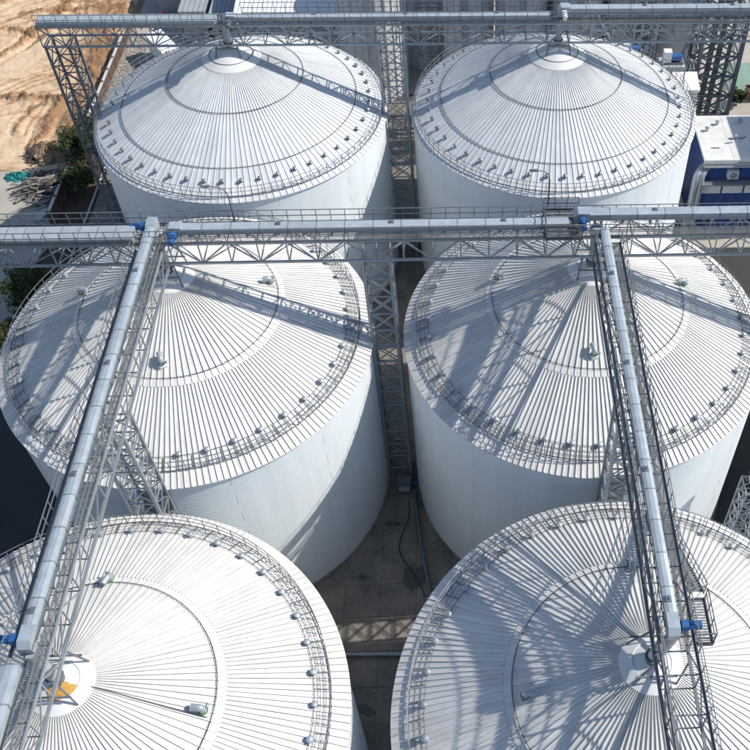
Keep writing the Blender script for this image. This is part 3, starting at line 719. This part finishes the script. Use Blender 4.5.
# ------------------------------------------------------------------ elevator towers and plant behind on the right
lattice_tower('big dark lattice elevator tower in the upper right corner', 28.6, 33.4, 98.5, 103, 0, 40, 15, leg=.42, br=.2, m='galv_dark', group='elevator towers at the rear')
lattice_tower('light lattice tower behind the back right silo', 20.6, 23.6, 100.5, 103.5, 0, 30, 14, leg=.22, br=.11, m='galv', group='elevator towers at the rear')
lattice_tower('lattice tower before the dark rear silos, seen between the back silos', -4.6, -1.6, 104, 107, 0, 26, 12, leg=.22, br=.11, m='galv_dark', group='elevator towers at the rear')
def elevator(label, x, y, h, group='bucket elevators at the rear'):
    t = TH('bucket_elevator', label, 'elevator', (x, y, 0), group)
    for s in (-.5, .5):
        lg = OB('trunk', MB().box((s, 0, h/2), (.55, .5, h)).mesh('trunk', 'galv_dark'), t)
        for k in range(1, int(h/2.4)): OB('flange', MB().box((s, 0, 2.4*k), (.66, .62, .08)).mesh('flange', 'galv'), lg)
    OB('boot', MB().box((0, 0, .8), (2.0, 1.1, 1.6)).mesh('boot', 'galv_dark'), t)
    OB('head', MB().tube([(0, -.4, h), (0, .4, h)], 1.0, 16).mesh('head', 'galv', True), t)
elevator('bucket elevator trunks inside the big corner tower', 31.0, 100.8, 38)
elevator('bucket elevator trunks inside the tower behind the right silo', 22.1, 102, 28)

def machine_deck(label, x, y, z, mlab):
    t = TH('drive_platform', label, 'platform', (x, y, 0)); 
    for sx in (-1, 1):
        for sy in (-1, 1): BAR('leg', t, (sx*1.3, sy*1.0, 0), (sx*1.3, sy*1.0, z), .14, .14, 'galv')
    OB('deck', MB().box((0, 0, z), (3.0, 2.4, .12)).mesh('deck', 'louvre'), t)
    railing(t, (-1.5, -1.2), (1.5, -1.2), z+.06, m='rail')
    railing(t, (1.5, -1.2), (1.5, 1.2), z+.06, m='rail')
    d = TH('drive_motor', mlab, 'motor', (x, y, z+.06), 'blue drive motors on the rear platforms')
    OB('casing', MB().tube([(-.3, 0, .75), (.7, 0, .75)], .42, 14).mesh('casing', 'blue', True), d)
    OB('fan_cover', MB().tube([(.7, 0, .75), (.9, 0, .75)], .36, 14).mesh('fan_cover', 'blue', True), d)
    OB('gearbox', MB().box((-.75, 0, .8), (.9, .9, 1.5)).mesh('gearbox', 'white'), d)
    OB('base_frame', MB().box((0, 0, .15), (2.2, .9, .3)).mesh('base_frame', 'galv_dark'), d)
machine_deck('small white platform carrying a blue motor right of the back silo', 24.6, 95, 14.6, 'bright blue motor right of the back right silo, nearer the tower')
machine_deck('small platform carrying a blue motor close behind the back right silo', 20.3, 97.5, 14.2, 'dark blue motor close behind the back right silo roof')
t = TH('bag_filter', 'white ribbed dust filter housing beside the dark corner tower', 'filter', (26.4, 94.5, 0))
OB('body', MB().box((0, 0, 10.3), (2.6, 2.4, 3.8)).mesh('body', 'dirty_white'), t)
OB('roof', MB().add([(-1.45, -1.35, 12.2), (1.45, -1.35, 12.2), (1.45, 1.35, 12.9), (-1.45, 1.35, 12.9), (-1.45, -1.35, 12.3), (1.45, -1.35, 12.3), (1.45, 1.35, 13.0), (-1.45, 1.35, 13.0)],
   [(0, 3, 2, 1), (4, 5, 6, 7), (0, 1, 5, 4), (1, 2, 6, 5), (2, 3, 7, 6), (3, 0, 4, 7)]).mesh('roof', 'white'), t)
for k in range(7): OB('rib', MB().box((0, -1.21, 8.7+.5*k), (2.6, .06, .12)).mesh('rib', 'galv'), t)
OB('hopper', MB().add([(-1.3, -1.2, 8.4), (1.3, -1.2, 8.4), (1.3, 1.2, 8.4), (-1.3, 1.2, 8.4), (-.2, -.2, 6.4), (.2, -.2, 6.4), (.2, .2, 6.4), (-.2, .2, 6.4)], [(0, 1, 5, 4), (1, 2, 6, 5), (2, 3, 7, 6), (3, 0, 4, 7), (4, 5, 6, 7)]).mesh('hopper', 'galv'), t)
for sx in (-1, 1):
    for sy in (-1, 1): BAR('leg', t, (sx*1.2, sy*1.1, 0), (sx*1.2, sy*1.1, 8.5), .16, .16, 'galv')

def far_silo(label, cx, cy, r, h, stiff, eave_cone=True):
    t = TH('steel_silo', label, 'silo', (cx, cy, 0), 'galvanised silos behind the rear bridge')
    n = 64; pr = []; k = int(h/.45)
    for i in range(k+1): pr.append((r+(.035 if i % 2 else -.035), h*i/k))
    w_ = OB('wall', MB().lathe(pr, n).mesh('wall', 'galv_silo', True), t)
    st = MB().box((r+.09, 0, h/2), (.14, .16, h)).mesh('stiffener', 'galv_silo')
    for i in range(stiff): OB('stiffener', st, w_, RZ(2*math.pi*i/stiff))
    OB('roof', MB().lathe([(r+.15, h-.05), (r+.15, h), (.6, h+r*.5), (.6, h+r*.5+.5), (0, h+r*.5+.5)], n).mesh('roof', 'galv_silo', True), t)
    mb = MB()
    for zz in range(1, int(h/.35)): mb.box((0, -r-.25, zz*.35), (.45, .04, .04))
    for s in (-.25, .25): mb.box((s, -r-.25, h/2), (.06, .06, h))
    OB('ladder', mb.mesh('ladder', 'galv'), t)
far_silo('widest dark galvanised silo behind the gap between the back silos', -11.0, 114, 4.3, 21, 24)
far_silo('galvanised silo left of the pale strip behind the rear bridge', 1.2, 116, 3.0, 21, 18)
far_silo('galvanised silo right of the pale strip behind the rear bridge', 8.6, 116, 3.2, 21, 18)
far_silo('galvanised silo behind the back right silo peak', 16.0, 116, 3.2, 21, 18)
far_silo('galvanised silo behind the light lattice tower', 23.4, 116, 3.2, 21, 18)
far_silo('dark galvanised silo left of the widest rear silo', -3.6, 121, 3.6, 22, 20)
far_silo('far galvanised silo in the second rear line, behind the light tower', 19.6, 123, 3.6, 22, 20)
far_silo('far galvanised silo in the second rear line, behind the right peak', 12.2, 123, 3.6, 22, 20)
far_silo('galvanised silo just left of the big corner tower', 30.6, 116, 3.3, 21, 18)
far_silo('far galvanised silo in the second rear line, behind the corner tower', 27.2, 123, 3.6, 22, 20)
for q, (xa, ya, xb, yb, zz) in enumerate(((14, 103.5, 29, 101, 17), (17, 106, 29, 103, 21), (22, 101, 16, 114, 12), (25, 97, 29.2, 101.5, 15.5))):
    TAG(OB('spout_pipe', MB().tube([(xa, ya, zz-4), (xb, yb, zz+2)], .22, 8).mesh('spout_pipe', 'galv', True)), 'steep grain spout pipe at the rear, %s' % ('leaving the corner tower lowest', 'leaving the corner tower highest', 'crossing before the rear silos', 'shortest, beside the white filter')[q], 'pipe', 'spout pipes at the rear')
t = TH('unseen_tower', 'unseen tall pale tower added right of the blue building to shade its roof', 'building', (44, 83, 0))  # out of view; guessed tower, sized to cast shade on the building roof
OB('wall', MB().box((3, 4, 11), (6, 9, 22)).mesh('wall', 'louvre'), t); OB('roof', MB().box((3, 4, 22.1), (6.4, 9.4, .25)).mesh('roof', 'roof_grey'), t)
for q in range(5): OB('band', MB().box((3, 4, 4*q+3), (6.08, 9.08, .18)).mesh('band', 'galv_dark'), t)
t = TH('control_cabinet', 'small pale cabin seen beside the tower between the back silos', 'cabin', (-.7, 103.2, 0))
OB('body', MB().box((0, 0, 8.3), (1.6, 1.4, 1.8)).mesh('body', 'dirty_white'), t); OB('roof', MB().box((0, 0, 9.27), (1.8, 1.6, .14)).mesh('roof', 'roof_grey'), t)
for s in (-.35, .35): OB('window', MB().box((s, -.71, 8.5), (.45, .04, .6)).mesh('window', 'glass'), t)
OB('stand', MB().box((0, 0, 3.7), (.5, .5, 7.4)).mesh('stand', 'galv_dark'), t)

def shed(name, label, x0, x1, y0, y1, h, rise, rm, wm, nr=8, group='sheds beyond the rear bridge', cat='building'):
    t = TH(name, label, cat, (x0, y0, 0), group); W, D = x1-x0, y1-y0
    OB('wall', MB().add([(.2, .2, 0), (W-.2, .2, 0), (W-.2, D-.2, 0), (.2, D-.2, 0), (.2, .2, h), (W-.2, .2, h), (W-.2, D-.2, h+rise), (.2, D-.2, h+rise)],
       [(0, 1, 5, 4), (1, 2, 6, 5), (2, 3, 7, 6), (3, 0, 4, 7)]).mesh('wall', wm), t)
    L = math.hypot(D, rise); a = math.atan2(rise, D)
    rf = OB('roof', MB().box((W/2, D/2, h+rise/2+.06), (W, L, .14), M=Matrix.Rotation(a, 3, 'X')).mesh('roof', rm), t)
    rb = MB().box((0, 0, 0), (.12, L, .1), M=Matrix.Rotation(a, 3, 'X')).mesh('roof_rib', rm)
    for k in range(nr+1): OB('roof_rib', rb, rf, T((.08+(W-.16)*k/nr, D/2, h+rise/2+.17)))
    for k in range(max(1, int(W/4))): OB('window', MB().box((2+4*k, .17, h*.6), (1.4, .08, 1.0)).mesh('window', 'glass'), t)
    return t
shed('warehouse', 'long warehouse with white ribbed roof behind the rear bridge', -29.5, -15.6, 115.5, 136, 8, 2, 'white', 'roof_grey', 22)
shed('grey_shed', 'grey flat shed left of the white warehouse, nearer it', -34.6, -31.2, 124, 140, 4.6, .4, 'roof_grey', 'roof_grey', 5)
shed('grey_shed', 'grey flat shed beside the black roofed shed', -39.0, -35.3, 125.5, 140, 4.6, .4, 'roof_grey', 'roof_grey', 5)
shed('dark_shed', 'black roofed shed at the top left behind the red bundle', -44.3, -39.4, 134, 146, 4.4, .4, 'roof_black', 'roof_grey', 6)
shed('site_hut', 'long dark grey hut on the sand at the top left', -66, -55.5, 138.6, 143.5, 2.6, .5, 'roof_grey', 'plank_dark', 10, group='site huts', cat='hut')
shed('office_strip', 'narrow cream building between the galvanised silos', 4.2, 5.5, 121, 135, 12, .2, 'dirty_white', 'dirty_white', 2)

shed('unseen_warehouse', 'unseen low grey warehouse added off the right edge to shade the road beside the middle silo', 29, 52, 26, 56, 9, .8, 'roof_grey', 'louvre', 30, group='unseen buildings added right of the silos')  # guessed building outside the view, added so its shade darkens the road

# parked white truck, red bundle, black stack near the far left silo
def truck():
    t = TH('box_truck', 'white box truck parked behind the far left silo', 'truck', (-40.2, 119.6, 0))
    m = RZ(R_(34))
    def P(n, mb, mt, par=None, sm=False): return OB(n, mb.mesh(n, mt, sm), par or t, m if par is None else None)
    P('cargo_box', MB().box((0, 0, 2.25), (2.4, 7.0, 2.5)), 'white')
    P('chassis', MB().box((0, -.6, .8), (1.2, 8.6, .3)), 'rail_dark')
    cb = P('cab', MB().add([(x, y, z) for x in (-1.15, 1.15) for y, z in ((-3.7, .6), (-5.6, .6), (-5.6, 1.6), (-5.1, 2.7), (-3.7, 2.8))], [(0, 1, 2, 3, 4), (9, 8, 7, 6, 5)]+[(i, 5+i, 5+(i+1) % 5, (i+1) % 5) for i in range(5)]), 'white')
    OB('windscreen', MB().bar((0, -5.58, 1.7), (0, -5.16, 2.6), 1.9, .05, (0, 1, 0)).mesh('windscreen', 'glass'), cb)
    wh = MB().tube([(-.14, 0, 0), (.14, 0, 0)], .48, 16).mesh('wheel', 'black', True)
    for x in (-1.0, 1.0):
        for y in (-4.6, 1.2, 2.4): OB('wheel', wh, t, m @ T((x, y, .48)))
truck()
def heap(name, label, cat, c, rx, ry, h, m, n=28, rough=.25, stuff=False):
    mb = MB(); vs = [(0, 0, h)]; rings = 6
    for k in range(1, rings+1):
        for i in range(n):
            t = 2*math.pi*i/n; f = k/rings; jit = 1+rough*(random.random()-.5)
            vs.append((rx*f*math.cos(t)*jit, ry*f*math.sin(t)*jit, max(0, h*(1-f**1.6)*(1+rough*1.4*(random.random()-.5))) if k < rings else -.05))
    fs = [(0, 1+i, 1+(i+1) % n) for i in range(n)]
    for k in range(rings-1):
        for i in range(n): fs.append((1+k*n+i, 1+(k+1)*n+i, 1+(k+1)*n+(i+1) % n, 1+k*n+(i+1) % n))
    o = OB(name, mb.add(vs, fs).mesh(name, m)); o.location = c
    if stuff: o['kind'] = 'stuff'
    return TAG(o, label, cat)
heap('red_bundle', 'crumpled red sheet bundle beside the black shed', 'bundle', (-43.0, 131.2, 0), 1.7, .8, 1.5, 'red')
heap('black_tarpaulin', 'black tarpaulin mound beside the white truck', 'tarpaulin', (-41.8, 113.5, 0), 3.0, 4.6, 2.6, 'black', rough=.12)
heap('teal_tarpaulin', 'crumpled teal tarpaulin lying on the pale ground', 'tarpaulin', (-54.0, 94.8, 0), 1.9, .9, .7, 'teal', rough=.5)
heap('soil_heap', 'low brown soil heap at the near edge of the sand', 'heap', (-51.3, 99.4, 0), 3.0, 2.5, 1.5, 'soil', rough=.4, stuff=True)
def scrap(name, label, c, rx, ry, n, m, L=(1, 3.2)):
    mb = MB()
    for i in range(n):
        x, y = random.gauss(0, rx*.45), random.gauss(0, ry*.45); z = .1+max(0, 1.1*(1-(x/rx)**2-(y/ry)**2))*random.random()
        a = random.gauss(.5, .5); l_ = random.uniform(*L)/2; dz = random.uniform(-.3, .3)
        mb.bar((x-l_*math.cos(a), y-l_*math.sin(a), max(.05, z-dz)), (x+l_*math.cos(a), y+l_*math.sin(a), max(.05, z+dz)), random.uniform(.06, .22), random.uniform(.04, .1))
    o = OB(name, mb.mesh(name, m)); o.location = c; o['kind'] = 'stuff'; return TAG(o, label, 'scrap pile')
scrap('scrap_pile', 'tangled heap of grey scrap boards beside the tree', (-50.2, 92.6, 0), 3.2, 2.6, 190, 'plank')
scrap('brushwood_pile', 'dark brushwood mixed into the grey scrap boards', (-50.0, 92.9, 0), 3.0, 2.6, 110, 'plank_dark', (.8, 2.4))
scrap('netting_scrap', 'scattered scraps at the foot of the soil heap', (-52.9, 99.3, .1), 1.2, 2.0, 60, 'plank_dark', (.5, 1.5))
TAG(BAR('steel_sheet', None, (-48.6, 88.4, .2), (-49.4, 86.3, .3), .9, .05, 'louvre'), 'pale blue sheet leaning in shade beside the boundary wall', 'sheet')
TAG(BAR('timber_plank', None, (-51.5, 90.2, .1), (-48.9, 89.0, .2), .16, .08, 'plank'), 'single long plank lying in front of the scrap pile', 'plank')
# boundary wall between the sand and the yard
t = TH('boundary_wall', 'low red-brown boundary wall with white coping along the sand', 'wall', (-47.5, 86, 0))
OB('footing', MB().box((0, 21, .02), (.4, 42, .2)).mesh('footing', 'concrete'), t)
wm = MB().box((0, 1.45, .85), (.24, 2.86, 1.5)).mesh('wall_panel', 'brick_red'); cm = MB().box((.03, 1.5, 1.65), (.34, 2.98, .1)).mesh('coping', 'kerb')
pm = MB().box((0, 0, .9), (.36, .3, 1.8)).mesh('pier', 'brick_red')
for k in range(14):
    for nm, me in (('wall_panel', wm), ('coping', cm), ('pier', pm)): OB(nm, me, t, T((0, 3*k, 0)))
# rubble strip inside the wall
mb = MB()
for i in range(1500):
    x, y = random.uniform(-47.0, -44.2), random.uniform(104, 128); s = random.uniform(.05, .17)
    mb.box((x, y, s*.3), (s*1.4, s, s*.8), rz=random.random()*3)
o = OB('rubble', mb.mesh('rubble', 'concrete_pale')); o['kind'] = 'stuff'; TAG(o, 'strip of pale rubble along the inside of the boundary wall', 'rubble')

# ------------------------------------------------------------------ trees
def leaf_tree(label, x, y, hgt, rad, lean=(0, 0), n=5200, seed=1, m='leaf_a', trunk=.16):
    rnd = random.Random(seed); t = TH('broadleaf_tree', label, 'tree', (x, y, 0))
    mb = MB(); top = Vector((lean[0], lean[1], hgt*.55)); tips = []
    mb.tube([(0, 0, -.05), (lean[0]*.3, lean[1]*.3, hgt*.2), tuple(top)], [trunk, trunk*.8, trunk*.5], 8)
    for i in range(16):
        a = 2*math.pi*i/16+rnd.uniform(-.3, .3); s = Vector((lean[0]*.5, lean[1]*.5, hgt*rnd.uniform(.22, .55)))
        e = Vector((lean[0]+rad*rnd.uniform(.4, .85)*math.cos(a), lean[1]+rad*rnd.uniform(.4, .85)*math.sin(a), hgt*rnd.uniform(.45, .92)))
        mid = s.lerp(e, .5)+Vector((0, 0, .3)); mb.tube([tuple(s), tuple(mid), tuple(e)], [trunk*.4, trunk*.28, .02], 5); tips += [mid, e]
    OB('trunk', mb.mesh('trunk', 'bark', True), t)
    lf = MB(); cl = []
    for i in range(46):
        d = Vector((rnd.gauss(0, 1), rnd.gauss(0, 1), rnd.gauss(0, .8))).normalized(); q = rnd.uniform(.35, 1)
        cl.append((Vector((lean[0]+d.x*rad*q, lean[1]+d.y*rad*q, hgt*.62+d.z*hgt*.34*q)), rnd.uniform(.16, .34)*rad))
    for p in tips: cl.append((p, .22*rad))
    vs, fs = [], []
    for i in range(n):
        c, r = rnd.choice(cl); d = Vector((rnd.gauss(0, 1), rnd.gauss(0, 1), rnd.gauss(0, 1))).normalized()
        p = c+d*r*rnd.uniform(.55, 1.05)
        if p.z < .3: continue
        u = Vector((rnd.gauss(0, 1), rnd.gauss(0, 1), rnd.gauss(0, .6))).normalized(); v = u.orthogonal().normalized()
        v = (Matrix.Rotation(rnd.random()*6, 3, u) @ v); s = rnd.uniform(.10, .22); k = len(vs)
        vs += [p-u*s, p-v*s*.5, p+u*s, p+v*s*.5]; fs.append((k, k+1, k+2, k+3))
    me = bpy.data.meshes.new('crown'); me.from_pydata([tuple(v) for v in vs], [], fs); me.materials.append(MATS[m])
    OB('crown', me, t)
leaf_tree('dark leafy tree beside the sand and the far left silo', -45.6, 96.2, 6.5, 3.1, (.4, .6), 9000, 3, 'leaf_a')
leaf_tree('shaded small tree in the bed left of the lattice tower', -45.2, 91.5, 4.0, 2.0, (0, 0), 4200, 5, 'leaf_a', .1)
leaf_tree('leafy tree left of the middle left silo, under the bridge end', -44.6, 70.8, 6.5, 3.0, (0, .4), 8000, 8, 'leaf_a')
leaf_tree('yellowish bush at the left edge beside the middle left silo', -46.8, 66.8, 3.0, 1.6, (0, 0), 3600, 9, 'leaf_b', .08)
leaf_tree('small bush near the rusty skip in the upper right', 37.8, 108.6, 2.2, 1.2, (0, 0), 2200, 12, 'leaf_b', .07)
t = TH('skip_container', 'rusty brown container on the ground at the right edge', 'container', (40.6, 110.0, 0))
OB('body', MB().add([(-1, -.7, .2), (1, -.7, .2), (1, .7, .2), (-1, .7, .2), (-1.3, -.9, 1.5), (1.3, -.9, 1.5), (1.3, .9, 1.5), (-1.3, .9, 1.5)], [(0, 3, 2, 1), (0, 1, 5, 4), (1, 2, 6, 5), (2, 3, 7, 6), (3, 0, 4, 7)]).mesh('body', 'rust'), t)
OB('rim', MB().box((0, -.9, 1.5), (2.7, .1, .12)).box((0, .9, 1.5), (2.7, .1, .12)).box((-1.3, 0, 1.5), (.1, 1.7, .12)).box((1.3, 0, 1.5), (.1, 1.7, .12)).mesh('rim', 'rust'), t)
OB('load', MB().box((0, 0, 1.0), (2.0, 1.3, .5)).mesh('load', 'plank_dark'), t)
